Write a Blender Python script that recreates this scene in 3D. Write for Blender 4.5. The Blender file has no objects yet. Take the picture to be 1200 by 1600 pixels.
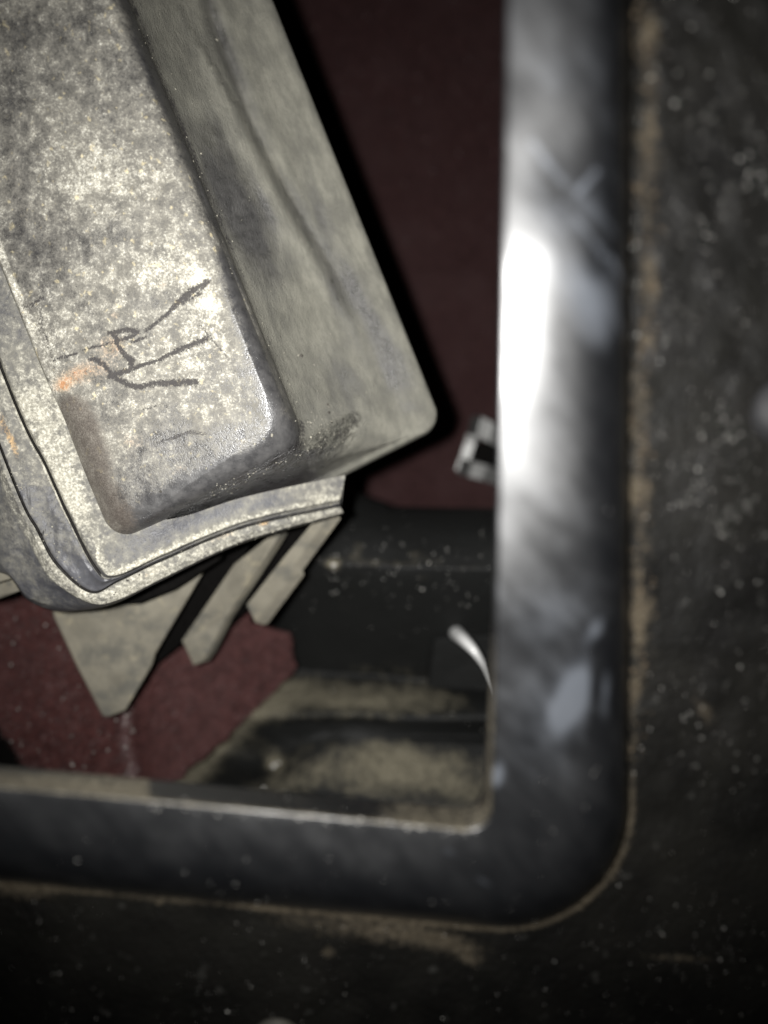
import bpy, math, random
import numpy as np

rng = np.random.default_rng(7)
random.seed(7)
SC = bpy.context.scene
COL = SC.collection

# ------------------------------------------------------------------ camera, light, exposure
F = 1203.0            # focal length of the phone lens, in photo pixels
H = 0.22              # height of the lens above the carpet
cam_data = bpy.data.cameras.new('camera')
cam_data.sensor_fit = 'HORIZONTAL'
cam_data.sensor_width = 36.0
cam_data.lens = 36.0 * F / 1200.0
cam_data.clip_start = 0.005
cam_data.clip_end = 20
cam_data.dof.use_dof = True
cam_data.dof.focus_distance = 0.1015
cam_data.dof.aperture_fstop = 11.0
cam = bpy.data.objects.new('camera', cam_data)
cam.location = (0, 0, H)
COL.objects.link(cam)
SC.camera = cam

world = bpy.data.worlds.new('World')
SC.world = world
world.use_nodes = True
world.node_tree.nodes['Background'].inputs[0].default_value = (0.5, 0.55, 0.6, 1)
world.node_tree.nodes['Background'].inputs[1].default_value = 0.004

# the phone's flash, a small LED beside the lens
ld = bpy.data.lights.new('phone_flash', 'SPOT')
ld.energy = 1.45
ld.color = (1.0, 0.988, 0.965)
ld.shadow_soft_size = 0.0017
ld.spot_size = math.radians(98)
ld.spot_blend = 1.0
flash = bpy.data.objects.new('phone_flash', ld)
flash.location = (-0.0098, 0.0026, H)
flash.rotation_euler = (math.radians(4), math.radians(-6), 0)
COL.objects.link(flash)

SC.view_settings.view_transform = 'Standard'
SC.view_settings.look = 'None'
SC.view_settings.exposure = 0
SC.view_settings.gamma = 1
SC.cycles.max_bounces = 6
SC.cycles.use_denoising = True


# ------------------------------------------------------------------ helpers
def at(px, py, d):
    px, py, d = np.broadcast_arrays(np.asarray(px, float), np.asarray(py, float), np.asarray(d, float))
    return np.stack([(px - 600) / F * d, (800 - py) / F * d, H - d], -1)


def sstep(a, b, x):
    t = np.clip((np.asarray(x, float) - a) / (b - a), 0, 1)
    return t * t * (3 - 2 * t)


def seg_dist(PX, PY, pts, widths=None):
    """distance to a polyline; with widths the value is 1 on the line and 0 beyond its width"""
    best = np.full(PX.shape, 1e9)
    val = np.zeros(PX.shape)
    for i in range(len(pts) - 1):
        ax, ay = pts[i]
        bx, by = pts[i + 1]
        vx, vy = bx - ax, by - ay
        t = np.clip(((PX - ax) * vx + (PY - ay) * vy) / (vx * vx + vy * vy + 1e-9), 0, 1)
        dd = np.hypot(PX - ax - t * vx, PY - ay - t * vy)
        best = np.minimum(best, dd)
        if widths is not None:
            w = widths[i] + (widths[i + 1] - widths[i]) * t
            val = np.maximum(val, np.clip(1.25 - dd / w, 0, 1))
    return best if widths is None else val


def blobs(PX, PY, lst):
    """sum of soft spots (x, y, rx, ry, angle, amount)"""
    out = np.zeros(PX.shape)
    for x, y, rx, ry, a, k in lst:
        c, s = math.cos(math.radians(a)), math.sin(math.radians(a))
        u = (PX - x) * c + (PY - y) * s
        v = -(PX - x) * s + (PY - y) * c
        out += k * np.exp(-((u / rx) ** 2 + (v / ry) ** 2))
    return out


def vnoise(PX, PY, cell, seed):
    """smooth value noise, -1..1"""
    r = np.random.default_rng(seed)
    tab = r.uniform(-1, 1, (64, 64))
    x, y = PX / cell, PY / cell
    xi, yi = np.floor(x).astype(int), np.floor(y).astype(int)
    fx, fy = x - xi, y - yi
    fx, fy = fx * fx * (3 - 2 * fx), fy * fy * (3 - 2 * fy)
    g = lambda a, b: tab[a % 64, b % 64]
    return (g(xi, yi) * (1 - fx) + g(xi + 1, yi) * fx) * (1 - fy) + (g(xi, yi + 1) * (1 - fx) + g(xi + 1, yi + 1) * fx) * fy


def crom(K, n, closed=False):
    """Catmull-Rom through key rows K (k, ..., 3); n points per gap (int or list)"""
    K = np.asarray(K, float)
    m = len(K)
    ns = [n] * (m - 1) if isinstance(n, int) else list(n)
    out = []
    for i in range(m - 1):
        p0, p1, p2, p3 = K[max(i - 1, 0)], K[i], K[i + 1], K[min(i + 2, m - 1)]
        for j in range(ns[i]):
            t = j / ns[i]
            out.append(0.5 * ((2 * p1) + (p2 - p0) * t + (2 * p0 - 5 * p1 + 4 * p2 - p3) * t * t + (3 * p1 - p0 - 3 * p2 + p3) * t ** 3))
    out.append(K[-1])
    return np.array(out)


def lin(K, ns):
    out = []
    for i in range(len(K) - 1):
        for j in range(ns[i]):
            t = j / ns[i]
            out.append(K[i] * (1 - t) + K[i + 1] * t)
    out.append(K[-1])
    return np.array(out)


def grid_faces(r, c, closed=False, base=0):
    i = np.arange(r - 1)[:, None]
    j = np.arange(c if closed else c - 1)[None, :]
    j2 = (j + 1) % c
    a = i * c + j
    b = i * c + j2
    d = (i + 1) * c + j2
    e = (i + 1) * c + j
    return (np.stack([a, b, d, e], -1).reshape(-1, 4) + base)


def build(name, V, Fq, material, parent=None, attrs=None, smooth=True, extra=None, origin=None):
    me = bpy.data.meshes.new(name)
    V = np.asarray(V, float).reshape(-1, 3)
    if isinstance(Fq, np.ndarray) and Fq.ndim == 2 and extra is None:
        k = Fq.shape[1]
        me.vertices.add(len(V))
        me.vertices.foreach_set('co', V.ravel().astype(np.float32))
        me.loops.add(Fq.size)
        me.polygons.add(len(Fq))
        me.loops.foreach_set('vertex_index', Fq.ravel().astype(np.int32))
        me.polygons.foreach_set('loop_start', (np.arange(len(Fq)) * k).astype(np.int32))
        me.update(calc_edges=True)
        me.validate()
    else:
        faces = [list(map(int, f)) for f in Fq]
        if extra:
            faces += extra
        me.from_pydata([tuple(v) for v in V], [], faces)
        me.update()
    if smooth:
        me.polygons.foreach_set('use_smooth', np.ones(len(me.polygons), bool))
    for k, a in (attrs or {}).items():
        la = me.attributes.new(k, 'FLOAT', 'POINT')
        la.data.foreach_set('value', np.asarray(a, np.float32).ravel())
    if material:
        me.materials.append(material)
    o = bpy.data.objects.new(name, me)
    COL.objects.link(o)
    if parent:
        o.parent = parent
        o.matrix_parent_inverse = parent.matrix_world.inverted()
    return o


def empty(name, loc, label, cat, group=None):
    o = bpy.data.objects.new(name, None)
    o.empty_display_size = 0.01
    o.location = loc
    COL.objects.link(o)
    bpy.context.view_layer.update()
    o['label'] = label
    o['category'] = cat
    if group:
        o['group'] = group
    return o


# ------------------------------------------------------------------ materials
class NT:
    def __init__(self, name):
        self.m = bpy.data.materials.new(name)
        self.m.use_nodes = True
        self.t = self.m.node_tree
        self.n = self.t.nodes
        self.p = self.n['Principled BSDF']
        self.tc = self.n.new('ShaderNodeTexCoord').outputs['Object']

    def link(self, a, b):
        self.t.links.new(a, b)

    def set(self, sock, v):
        if isinstance(v, bpy.types.NodeSocket):
            self.link(v, sock)
        else:
            if isinstance(v, tuple) and len(v) == 3:
                v = (*v, 1)
            sock.default_value = v

    def noise(self, scale, detail=3, rough=0.55, co=None, off=0.0, dist=0.0):
        nd = self.n.new('ShaderNodeTexNoise')
        nd.noise_dimensions = '4D'
        nd.inputs['W'].default_value = off
        nd.inputs['Scale'].default_value = scale
        nd.inputs['Detail'].default_value = detail
        nd.inputs['Roughness'].default_value = rough
        nd.inputs['Distortion'].default_value = dist
        self.link(co or self.tc, nd.inputs['Vector'])
        return nd.outputs['Fac']

    def voro(self, scale, co=None, rnd=1.0):
        nd = self.n.new('ShaderNodeTexVoronoi')
        nd.inputs['Scale'].default_value = scale
        nd.inputs['Randomness'].default_value = rnd
        self.link(co or self.tc, nd.inputs['Vector'])
        return nd.outputs['Distance']

    def mapping(self, rotz, sc):
        nd = self.n.new('ShaderNodeMapping')
        nd.vector_type = 'TEXTURE'                       # rotz: the direction the texture runs, sc: its frequency along x, y, z
        nd.inputs['Rotation'].default_value = (0, 0, rotz)
        nd.inputs['Scale'].default_value = tuple(1 / q for q in sc)
        self.link(self.tc, nd.inputs['Vector'])
        return nd.outputs[0]

    def attr(self, name):
        nd = self.n.new('ShaderNodeAttribute')
        nd.attribute_name = name
        return nd.outputs['Fac']

    def math(self, op, a, b=0.0, c=0.0, clamp=False):
        nd = self.n.new('ShaderNodeMath')
        nd.operation = op
        nd.use_clamp = clamp
        self.set(nd.inputs[0], a)
        self.set(nd.inputs[1], b)
        self.set(nd.inputs[2], c)
        return nd.outputs[0]

    def ramp(self, x, lo, hi, smooth=True):
        nd = self.n.new('ShaderNodeMapRange')
        nd.interpolation_type = 'SMOOTHSTEP' if smooth else 'LINEAR'
        self.set(nd.inputs['Value'], x)
        nd.inputs['From Min'].default_value = lo
        nd.inputs['From Max'].default_value = hi
        return nd.outputs['Result']

    def mix(self, f, a, b):
        nd = self.n.new('ShaderNodeMix')
        nd.data_type = 'RGBA'
        self.set(nd.inputs[0], f)
        self.set(nd.inputs[6], a)
        self.set(nd.inputs[7], b)
        return nd.outputs[2]

    def mixf(self, f, a, b):
        nd = self.n.new('ShaderNodeMix')
        nd.data_type = 'FLOAT'
        self.set(nd.inputs[0], f)
        self.set(nd.inputs[2], a)
        self.set(nd.inputs[3], b)
        return nd.outputs[0]

    def bump(self, h, strength, dist, prev=None):
        nd = self.n.new('ShaderNodeBump')
        nd.inputs['Strength'].default_value = strength
        nd.inputs['Distance'].default_value = dist
        self.link(h, nd.inputs['Height'])
        if prev:
            self.link(prev, nd.inputs['Normal'])
        return nd.outputs[0]

    def out(self, col, rough, spec=0.5, normal=None, metal=0.0):
        self.set(self.p.inputs['Base Color'], col)
        self.set(self.p.inputs['Roughness'], rough)
        self.set(self.p.inputs['Specular IOR Level'], spec)
        self.set(self.p.inputs['Metallic'], metal)
        if normal:
            self.link(normal, self.p.inputs['Normal'])
        return self.m


LONG = math.atan2(-0.928, 0.372)     # direction of the housing's long side on the ground plan


def mat_cover():
    t = NT('dusty_grey_plastic')
    dust, rust, mark, brown, wall, rag = (t.attr(k) for k in ('dust', 'rust', 'mark', 'brown', 'wall', 'rag'))
    big = t.noise(190, 4, 0.6, off=1)
    mid = t.noise(620, 4, 0.65, off=2)
    fine = t.noise(2700, 4, 0.7, off=3)
    grit = t.noise(5200, 2, 0.6, off=4)
    streak = t.noise(700, 5, 0.62, co=t.mapping(LONG, (0.30, 1, 1)), off=5)
    # how much dust lies here
    body = t.math('ADD', t.math('MULTIPLY', t.math('SUBTRACT', big, 0.5), 0.9), t.math('MULTIPLY', t.math('SUBTRACT', mid, 0.5), 0.75))
    body = t.math('ADD', body, t.math('ADD', t.math('MULTIPLY', t.math('SUBTRACT', fine, 0.5), 1.25), t.math('MULTIPLY', t.math('SUBTRACT', grit, 0.5), 0.7)))
    wallb = t.math('ADD', t.math('MULTIPLY', t.math('SUBTRACT', streak, 0.5), 0.55), t.math('MULTIPLY', t.math('SUBTRACT', big, 0.5), 0.40))
    wipe = t.noise(420, 4, 0.6, co=t.mapping(LONG + 0.1, (0.12, 1, 1)), off=6)
    body = t.math('ADD', t.math('MULTIPLY', body, 0.9), t.math('MULTIPLY', t.math('SUBTRACT', wipe, 0.5), 0.55))
    var = t.mixf(wall, body, wallb)
    amt = t.math('ADD', dust, var)
    amt = t.ramp(amt, -0.06, 1.02)
    # dust colour: greyish film, cream where it cakes
    film = t.mix(t.ramp(mid, 0.35, 0.65), (0.165, 0.156, 0.134), (0.25, 0.236, 0.20))
    cake = t.mix(t.ramp(grit, 0.4, 0.62), (0.36, 0.34, 0.275), (0.70, 0.685, 0.605))
    ck = t.math('MULTIPLY', t.ramp(t.math('ADD', t.math('ADD', t.math('MULTIPLY', fine, 0.9), t.math('MULTIPLY', mid, 0.75)), t.math('MULTIPLY', dust, 0.36)), 1.02, 1.36), t.math('SUBTRACT', 1.0, wall))
    dcol = t.mix(ck, film, cake)
    # yellow flecks
    col_r = t.math('MULTIPLY', t.ramp(t.math('ADD', rust, t.math('MULTIPLY', t.math('SUBTRACT', t.noise(2100, 3, 0.7, off=17), 0.5), 4.0)), 0.9, 1.5), t.ramp(rust, 0.08, 0.3))
    fleck = t.math('MULTIPLY', t.ramp(t.noise(1000, 2, 0.5, off=9), 0.62, 0.72), t.math('SUBTRACT', 1.0, wall))
    dcol = t.mix(t.math('MULTIPLY', fleck, 0.75), dcol, (0.60, 0.52, 0.33))
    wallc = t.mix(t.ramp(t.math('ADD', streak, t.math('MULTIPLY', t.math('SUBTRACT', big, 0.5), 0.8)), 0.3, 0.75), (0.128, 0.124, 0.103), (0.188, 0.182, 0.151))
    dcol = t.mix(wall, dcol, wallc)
    rn = t.ramp(t.math('ADD', rust, t.math('MULTIPLY', t.math('SUBTRACT', fine, 0.5), 1.8)), 0.25, 1.1)
    dcol = t.mix(t.math('MULTIPLY', rn, 0.5), dcol, t.mix(t.ramp(mid, 0.38, 0.66), (0.55, 0.43, 0.28), (0.50, 0.25, 0.11)))
    dcol = t.mix(t.math('MULTIPLY', col_r, 0.7), dcol, (0.36, 0.15, 0.05))
    base = t.mix(t.ramp(mid, 0.3, 0.7), (0.034, 0.0335, 0.0345), (0.072, 0.070, 0.069))
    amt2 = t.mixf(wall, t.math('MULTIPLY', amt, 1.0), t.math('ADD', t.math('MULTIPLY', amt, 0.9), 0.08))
    col = t.mix(amt2, base, dcol)
    bn = t.ramp(t.math('ADD', brown, t.math('MULTIPLY', t.math('SUBTRACT', fine, 0.5), 1.4)), 0.2, 1.0)
    col = t.mix(t.math('MULTIPLY', bn, 0.85), col, t.mix(t.ramp(grit, 0.3, 0.8), (0.060, 0.050, 0.042), (0.135, 0.117, 0.100)))
    # pin-prick black dots
    dots = t.math('MULTIPLY', t.ramp(t.noise(3100, 1, 0.5, off=13), 0.69, 0.76), t.math('SUBTRACT', 1.0, t.math('MULTIPLY', wall, 0.85)))
    col = t.mix(t.math('MULTIPLY', dots, 0.75), col, (0.05, 0.047, 0.045))
    mk = t.ramp(t.math('ADD', mark, t.math('MULTIPLY', t.math('SUBTRACT', t.noise(3300, 4, 0.8, off=21), 0.5), 3.2)), 0.28, 0.78)
    col = t.mix(t.math('MULTIPLY', mk, 0.94), col, (0.036, 0.033, 0.033))
    rough = t.mixf(t.ramp(amt, 0.25, 0.8), t.mixf(t.ramp(mid, 0.3, 0.7), 0.24, 0.36), 0.86)
    h = t.math('ADD', t.math('MULTIPLY', amt, 0.6), t.math('MULTIPLY', grit, 0.4))
    h = t.math('SUBTRACT', h, t.math('MULTIPLY', mk, 0.8))
    n1 = t.bump(h, 0.42, 0.00016)
    pit = t.noise(3600, 4, 0.8, co=t.mapping(LONG, (0.33, 1, 1)), off=31)
    n2 = t.bump(t.math('MULTIPLY', t.ramp(pit, 0.35, 0.75), wall), 0.5, 0.00018, n1)
    chip = t.noise(1500, 4, 0.75, co=t.mapping(math.radians(27), (0.28, 1, 1)), off=33)
    n2 = t.bump(t.math('MULTIPLY', t.ramp(chip, 0.40, 0.60), rag), 0.9, 0.00045, n2)
    col = t.mix(t.math('MULTIPLY', rag, t.math('MULTIPLY', t.ramp(chip, 0.52, 0.40), 0.85)), col, (0.030, 0.028, 0.026))
    return t.out(col, rough, t.mixf(amt, 0.5, 0.18), n2)


def mat_rim():
    t = NT('dusty_rim_plastic')
    dust, mark, rust = t.attr('dust'), t.attr('mark'), t.attr('rust')
    big = t.noise(230, 4, 0.6, off=41)
    mid = t.noise(800, 4, 0.65, off=42)
    fine = t.noise(2600, 3, 0.7, off=43)
    v = t.math('ADD', t.math('MULTIPLY', t.math('SUBTRACT', big, 0.5), 1.2), t.math('MULTIPLY', t.math('SUBTRACT', mid, 0.5), 0.8))
    v = t.math('ADD', v, t.math('MULTIPLY', t.math('SUBTRACT', fine, 0.5), 0.8))
    amt = t.ramp(t.math('ADD', dust, v), 0.1, 1.0)
    film = t.mix(t.ramp(mid, 0.35, 0.65), (0.150, 0.143, 0.122), (0.235, 0.224, 0.188))
    cake = t.mix(t.ramp(fine, 0.4, 0.65), (0.265, 0.252, 0.205), (0.52, 0.50, 0.425))
    dcol = t.mix(t.ramp(t.math('ADD', dust, t.math('ADD', t.math('MULTIPLY', t.math('SUBTRACT', fine, 0.5), 0.7), t.math('MULTIPLY', t.math('SUBTRACT', mid, 0.5), 1.2))), 0.62, 1.10), film, cake)
    rn = t.ramp(t.math('ADD', rust, t.math('MULTIPLY', t.math('SUBTRACT', fine, 0.5), 1.6)), 0.3, 1.0)
    dcol = t.mix(t.math('MULTIPLY', rn, 0.8), dcol, (0.55, 0.36, 0.17))
    base = t.mix(t.ramp(big, 0.3, 0.7), (0.050, 0.050, 0.056), (0.090, 0.091, 0.100))
    col = t.mix(amt, base, dcol)
    dots = t.ramp(t.noise(2900, 1, 0.5, off=45), 0.69, 0.75)
    col = t.mix(t.math('MULTIPLY', dots, 0.7), col, (0.05, 0.045, 0.04))
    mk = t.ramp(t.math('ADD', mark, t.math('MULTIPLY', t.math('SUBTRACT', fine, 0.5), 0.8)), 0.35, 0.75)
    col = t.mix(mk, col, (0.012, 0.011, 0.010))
    n1 = t.bump(t.math('ADD', t.math('MULTIPLY', amt, 0.5), t.math('MULTIPLY', fine, 0.5)), 0.6, 0.00022)
    return t.out(col, t.mixf(amt, 0.4, 0.88), t.mixf(amt, 0.45, 0.15), n1)


def mat_tan():
    t = NT('tan_dusted_plastic')
    big = t.noise(160, 4, 0.6, off=51)
    fine = t.noise(1500, 4, 0.65, off=52)
    c = t.mix(t.ramp(big, 0.3, 0.7), (0.118, 0.109, 0.087), (0.190, 0.175, 0.138))
    c = t.mix(t.math('MULTIPLY', t.ramp(t.noise(240, 4, 0.65, off=54), 0.46, 0.66), 0.85), c, (0.095, 0.092, 0.080))
    c = t.mix(t.math('MULTIPLY', t.ramp(t.noise(420, 4, 0.65, off=56), 0.55, 0.7), 0.6), c, (0.265, 0.235, 0.165))
    c = t.mix(t.math('MULTIPLY', t.ramp(fine, 0.62, 0.72), 0.5), c, (0.36, 0.32, 0.24))
    return t.out(c, 0.85, 0.2, t.bump(fine, 0.35, 0.0002))


def mat_bezel():
    t = NT('smooth_black_trim_plastic')
    dust, smear = t.attr('dust'), t.attr('smear')
    big = t.noise(110, 4, 0.6, off=61)
    mid = t.noise(420, 4, 0.6, co=t.mapping(math.radians(-52), (0.45, 1, 1)), off=62)
    fine = t.noise(1600, 3, 0.7, off=63)
    amt = t.ramp(t.math('ADD', dust, t.math('ADD', t.math('MULTIPLY', t.math('SUBTRACT', fine, 0.5), 0.9), t.math('MULTIPLY', t.math('SUBTRACT', mid, 0.5), 0.5))), 0.2, 0.95)
    sm = t.ramp(t.math('ADD', smear, t.math('MULTIPLY', t.math('SUBTRACT', mid, 0.5), 0.8)), 0.12, 1.05)
    base = (0.0026, 0.0028, 0.0033)
    col = t.mix(t.math('MULTIPLY', sm, 0.75), base, (0.054, 0.059, 0.068))
    col = t.mix(amt, col, t.mix(t.ramp(fine, 0.4, 0.65), (0.045, 0.039, 0.028), (0.10, 0.088, 0.064)))
    t.p.inputs['Coat Weight'].default_value = 0.8
    t.link(t.math('ADD', 0.29, t.math('MULTIPLY', t.ramp(mid, 0.3, 0.75), 0.16)), t.p.inputs['Coat Roughness'])
    rg = t.math('ADD', 0.42, t.math('MULTIPLY', t.ramp(t.math('ADD', big, t.math('MULTIPLY', t.math('SUBTRACT', mid, 0.5), 0.7)), 0.3, 0.75), 0.17))
    rough = t.mixf(amt, rg, 0.9)
    n1 = t.bump(t.math('ADD', mid, t.math('MULTIPLY', fine, 0.25)), 0.12, 0.0004)
    return t.out(col, rough, t.mixf(amt, 0.20, 0.05), n1)


def mat_grain():
    t = NT('grained_black_trim_plastic')
    dust = t.attr('dust')
    v = t.voro(1500)
    v2 = t.noise(2400, 3, 0.6, off=72)
    big = t.noise(75, 4, 0.65, off=71)
    fine = t.noise(1900, 2, 0.7, off=73)
    sp = t.ramp(t.noise(560, 2, 0.6, off=74), 0.63, 0.74)
    amt = t.ramp(t.math('ADD', dust, t.math('MULTIPLY', t.math('SUBTRACT', fine, 0.5), 1.4)), 0.2, 1.0)
    col = t.mix(t.ramp(big, 0.35, 0.7), (0.0014, 0.0013, 0.0011), (0.0052, 0.0049, 0.0040))
    col = t.mix(t.math('MULTIPLY', sp, 0.55), col, (0.030, 0.0295, 0.027))
    col = t.mix(amt, col, t.mix(t.ramp(v2, 0.35, 0.65), (0.020, 0.0160, 0.0105), (0.052, 0.0430, 0.0300)))
    n1 = t.bump(t.math('ADD', v, t.math('MULTIPLY', v2, 0.6)), 0.6, 0.00014)
    return t.out(col, t.mixf(amt, 0.52, 0.9), t.mixf(amt, 0.20, 0.1), n1)


def mat_bracket():
    t = NT('black_bracket_plastic')
    dust = t.attr('dust')
    mid = t.noise(330, 4, 0.6, off=81)
    fine = t.noise(1300, 3, 0.7, off=82)
    amt = t.ramp(t.math('ADD', dust, t.math('ADD', t.math('MULTIPLY', t.math('SUBTRACT', mid, 0.5), 1.1), t.math('MULTIPLY', t.math('SUBTRACT', fine, 0.5), 0.5))), 0.15, 1.0)
    col = t.mix(t.math('MULTIPLY', amt, 0.95), (0.0075, 0.0078, 0.0075), t.mix(t.ramp(fine, 0.3, 0.7), (0.100, 0.090, 0.064), (0.155, 0.140, 0.103)))
    return t.out(col, t.mixf(amt, 0.58, 0.9), t.mixf(amt, 0.20, 0.1), t.bump(t.math('ADD', mid, fine), 0.4, 0.0008))


def mat_carpet(name, a, b, c):
    t = NT(name)
    big = t.noise(60, 4, 0.6, off=91)
    fine = t.noise(900, 4, 0.75, off=92)
    fz = t.attr('fuzz')
    col = t.mix(t.ramp(fine, 0.3, 0.7), a, b)
    col = t.mix(t.math('MULTIPLY', t.ramp(big, 0.45, 0.7), 0.5), col, c)
    col = t.mix(t.ramp(fz, 0.0, 1.0), col, (0.15, 0.098, 0.098))
    n = t.bump(fine, 1.0, 0.0009)
    t.p.inputs['Sheen Weight'].default_value = 0.03
    t.p.inputs['Sheen Roughness'].default_value = 0.5
    t.p.inputs['Sheen Tint'].default_value = (0.9, 0.6, 0.62, 1)
    return t.out(col, 0.95, 0.1, n)


def mat_simple(name, col, rough, spec=0.5, metal=0.0, bs=900, bd=0.0003, bstr=0.3, var=0.25):
    t = NT(name)
    n = t.noise(bs, 3, 0.65, off=hash(name) % 50)
    c2 = tuple(min(1, x * (1 + var)) for x in col)
    c1 = tuple(x * (1 - var) for x in col)
    return t.out(t.mix(t.ramp(n, 0.3, 0.7), c1, c2), rough, spec, t.bump(n, bstr, bd), metal)


M_cover, M_rim, M_tan, M_bezel, M_grain, M_bracket = mat_cover(), mat_rim(), mat_tan(), mat_bezel(), mat_grain(), mat_bracket()
M_carpet = mat_carpet('maroon_carpet', (0.019, 0.0092, 0.0092), (0.043, 0.0205, 0.0205), (0.046, 0.026, 0.026))
M_flap = mat_carpet('maroon_carpet_edge', (0.020, 0.0062, 0.0058), (0.088, 0.033, 0.030), (0.078, 0.036, 0.034))
M_fibre = mat_simple('carpet_fibre', (0.055, 0.023, 0.022), 0.5, 0.5, var=0.6, bs=400)
M_dark = mat_simple('dark_underlay_and_shade', (0.0035, 0.0032, 0.003), 0.95, 0.05)  # near-black; also on slabs added to stand for shade
M_steel = mat_simple('zinc_plated_steel', (0.42, 0.42, 0.41), 0.5, metal=1.0, bs=500, bstr=0.4)
M_wire = mat_simple('bright_wire', (0.62, 0.62, 0.61), 0.28, 1.0, bstr=0.05, var=0.05)
M_crumb = mat_simple('dust_crumb', (0.27, 0.255, 0.21), 0.9, 0.15)
M_brown = mat_simple('brown_dirt_clump', (0.036, 0.028, 0.019), 0.95, 0.1, var=0.6)
M_crumb_dark = mat_simple('dirt_crumb', (0.05, 0.046, 0.04), 0.8, 0.2)
M_speck = mat_simple('pale_dust_and_sparkle_speck', (0.40, 0.39, 0.36), 0.5, 0.6)
M_stud = mat_simple('grey_stud_plastic', (0.040, 0.037, 0.030), 0.65, 0.35, bs=500)
M_stud2 = mat_simple('pale_stud_plastic', (0.0085, 0.0084, 0.0090), 0.7, 0.3, bs=500)


# ------------------------------------------------------------------ closed rings with rounded corners
NA, NB, NR = 14, 120, 330     # half-arc points, bottom/top side points, long side points


def ring(A, B, C, D, rA, rB, rC=20, rD=20):
    P = [np.array(q, float) for q in (B, A, D, C)]      # order: bottom-left, bottom-right, top-right, top-left
    R = [rB, rA, rD, rC]
    arcs = []
    for i in range(4):
        p, a, b = P[i], P[i - 1], P[(i + 1) % 4]
        u = (a - p) / np.linalg.norm(a - p) * R[i]
        v = (b - p) / np.linalg.norm(b - p) * R[i]
        t = np.linspace(0, 1, 2 * NA + 1)[:, None]
        k = 0.55
        q0, q1, q2, q3 = p + u, p + u * (1 - k), p + v * (1 - k), p + v
        arcs.append((1 - t) ** 3 * q0 + 3 * (1 - t) ** 2 * t * q1 + 3 * (1 - t) * t * t * q2 + t ** 3 * q3)
    sides = []
    for i, n in enumerate((NB, NR, NB, NR)):
        a, b = arcs[i], arcs[(i + 1) % 4]
        s0, s1 = a[-1], b[0]
        st = s0 + (s1 - s0) * np.linspace(0, 1, n + 2)[1:-1, None]
        sides.append(np.vstack([a[NA:], st, b[:NA]]))     # from arc middle up to (not including) the next arc middle
    return sides


def side_of(sides):
    return np.concatenate([np.full(len(s), i) for i, s in enumerate(sides)])


def plate_depth(px, py):
    return 0.100 - 2.5e-6 * (px - 430) - 1.0e-5 * (640 - py)


U = np.array([0.372, 0.928])
LEN = 1150


def quad(A, B):
    A, B = np.array(A, float), np.array(B, float)
    return A, B, B - U * LEN, A - U * LEN


# ------------------------------------------------------------------ housing
housing = empty('plastic_housing', tuple(at(250, 700, 0.16)),
                'dusty grey plastic housing with a raised lid, scuff marks and three fins underneath', 'plastic housing')

key = []        # (sides, depth offset A-side, left-side offset)
for A, B, rA, rB, off in [
        ((434, 664), (208, 818), 62, 52, 0.0),
        ((452, 680), (195, 833), 60, 48, 0.0005),
        ((468, 694), (184, 843), 58, 44, 0.0016),
        ((481, 705), (176, 850), 56, 40, 0.0034),
        ((497, 711), (176, 851), 54, 38, 0.0062),
        ((560, 699), (196, 860), 50, 36, 0.0125),
        ((628, 681), (212, 878), 42, 34, 0.0168),
        ((662, 668), (222, 890), 36, 30, 0.0178),
        ((684, 664), (228, 894), 32, 30, 0.0182),
        ((692, 664), (230, 898), 32, 30, 0.0190),
        ((690, 667), (228, 900), 32, 30, 0.0212),
        ((670, 664), (235, 890), 30, 30, 0.0240)]:
    sides = ring(*quad(A, B), rA, rB)
    P = np.vstack(sides)
    sd = side_of(sides)
    g = np.ones(len(P))
    left = sd == 3
    g[left] = 0.18 + 0.82 * sstep(540, 700, P[left, 1])
    if off > 0.005:
        g[:] = 1
    d = plate_depth(P[:, 0], P[:, 1]) + off * g
    key.append(np.column_stack([P, d]))
nsub = [5, 5, 6, 6, 14, 14, 8, 5, 3, 3, 2]
G = crom(np.array(key), nsub)
# diagonal soft step moulded into the right wall
PX, PY = G[..., 0], G[..., 1]
rel = seg_dist(PX, PY, [(322, -60), (330, 20), (400, 200), (480, 352), (560, 470), (612, 545), (640, 600)])
u_side = np.sign((PX - 480) * 0.86 - (PY - 352) * 0.51)
onwall = sstep(4, 20, np.arange(len(G)) * 1.0)[:, None] * (1 - sstep(42, 52, np.arange(len(G)) * 1.0))[:, None]
onwall = onwall * (PX > PY * 0.4 + 195)
stepd = 0.0013 * np.exp(-(rel / 10) ** 2) - 0.0010 * np.exp(-((rel - 22) / 18) ** 2) * (u_side < 0)
rel2 = seg_dist(PX, PY, [(430, 60), (520, 330), (590, 480), (650, 600)])
stepd = stepd + 0.0010 * np.exp(-(rel2 / 10) ** 2)
G[..., 2] += stepd * onwall
G[..., 2] += onwall * 0.0004 * (vnoise(PX + 0.4 * PY, PY, 60, 5)) 
ringN = G.shape[1]

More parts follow.
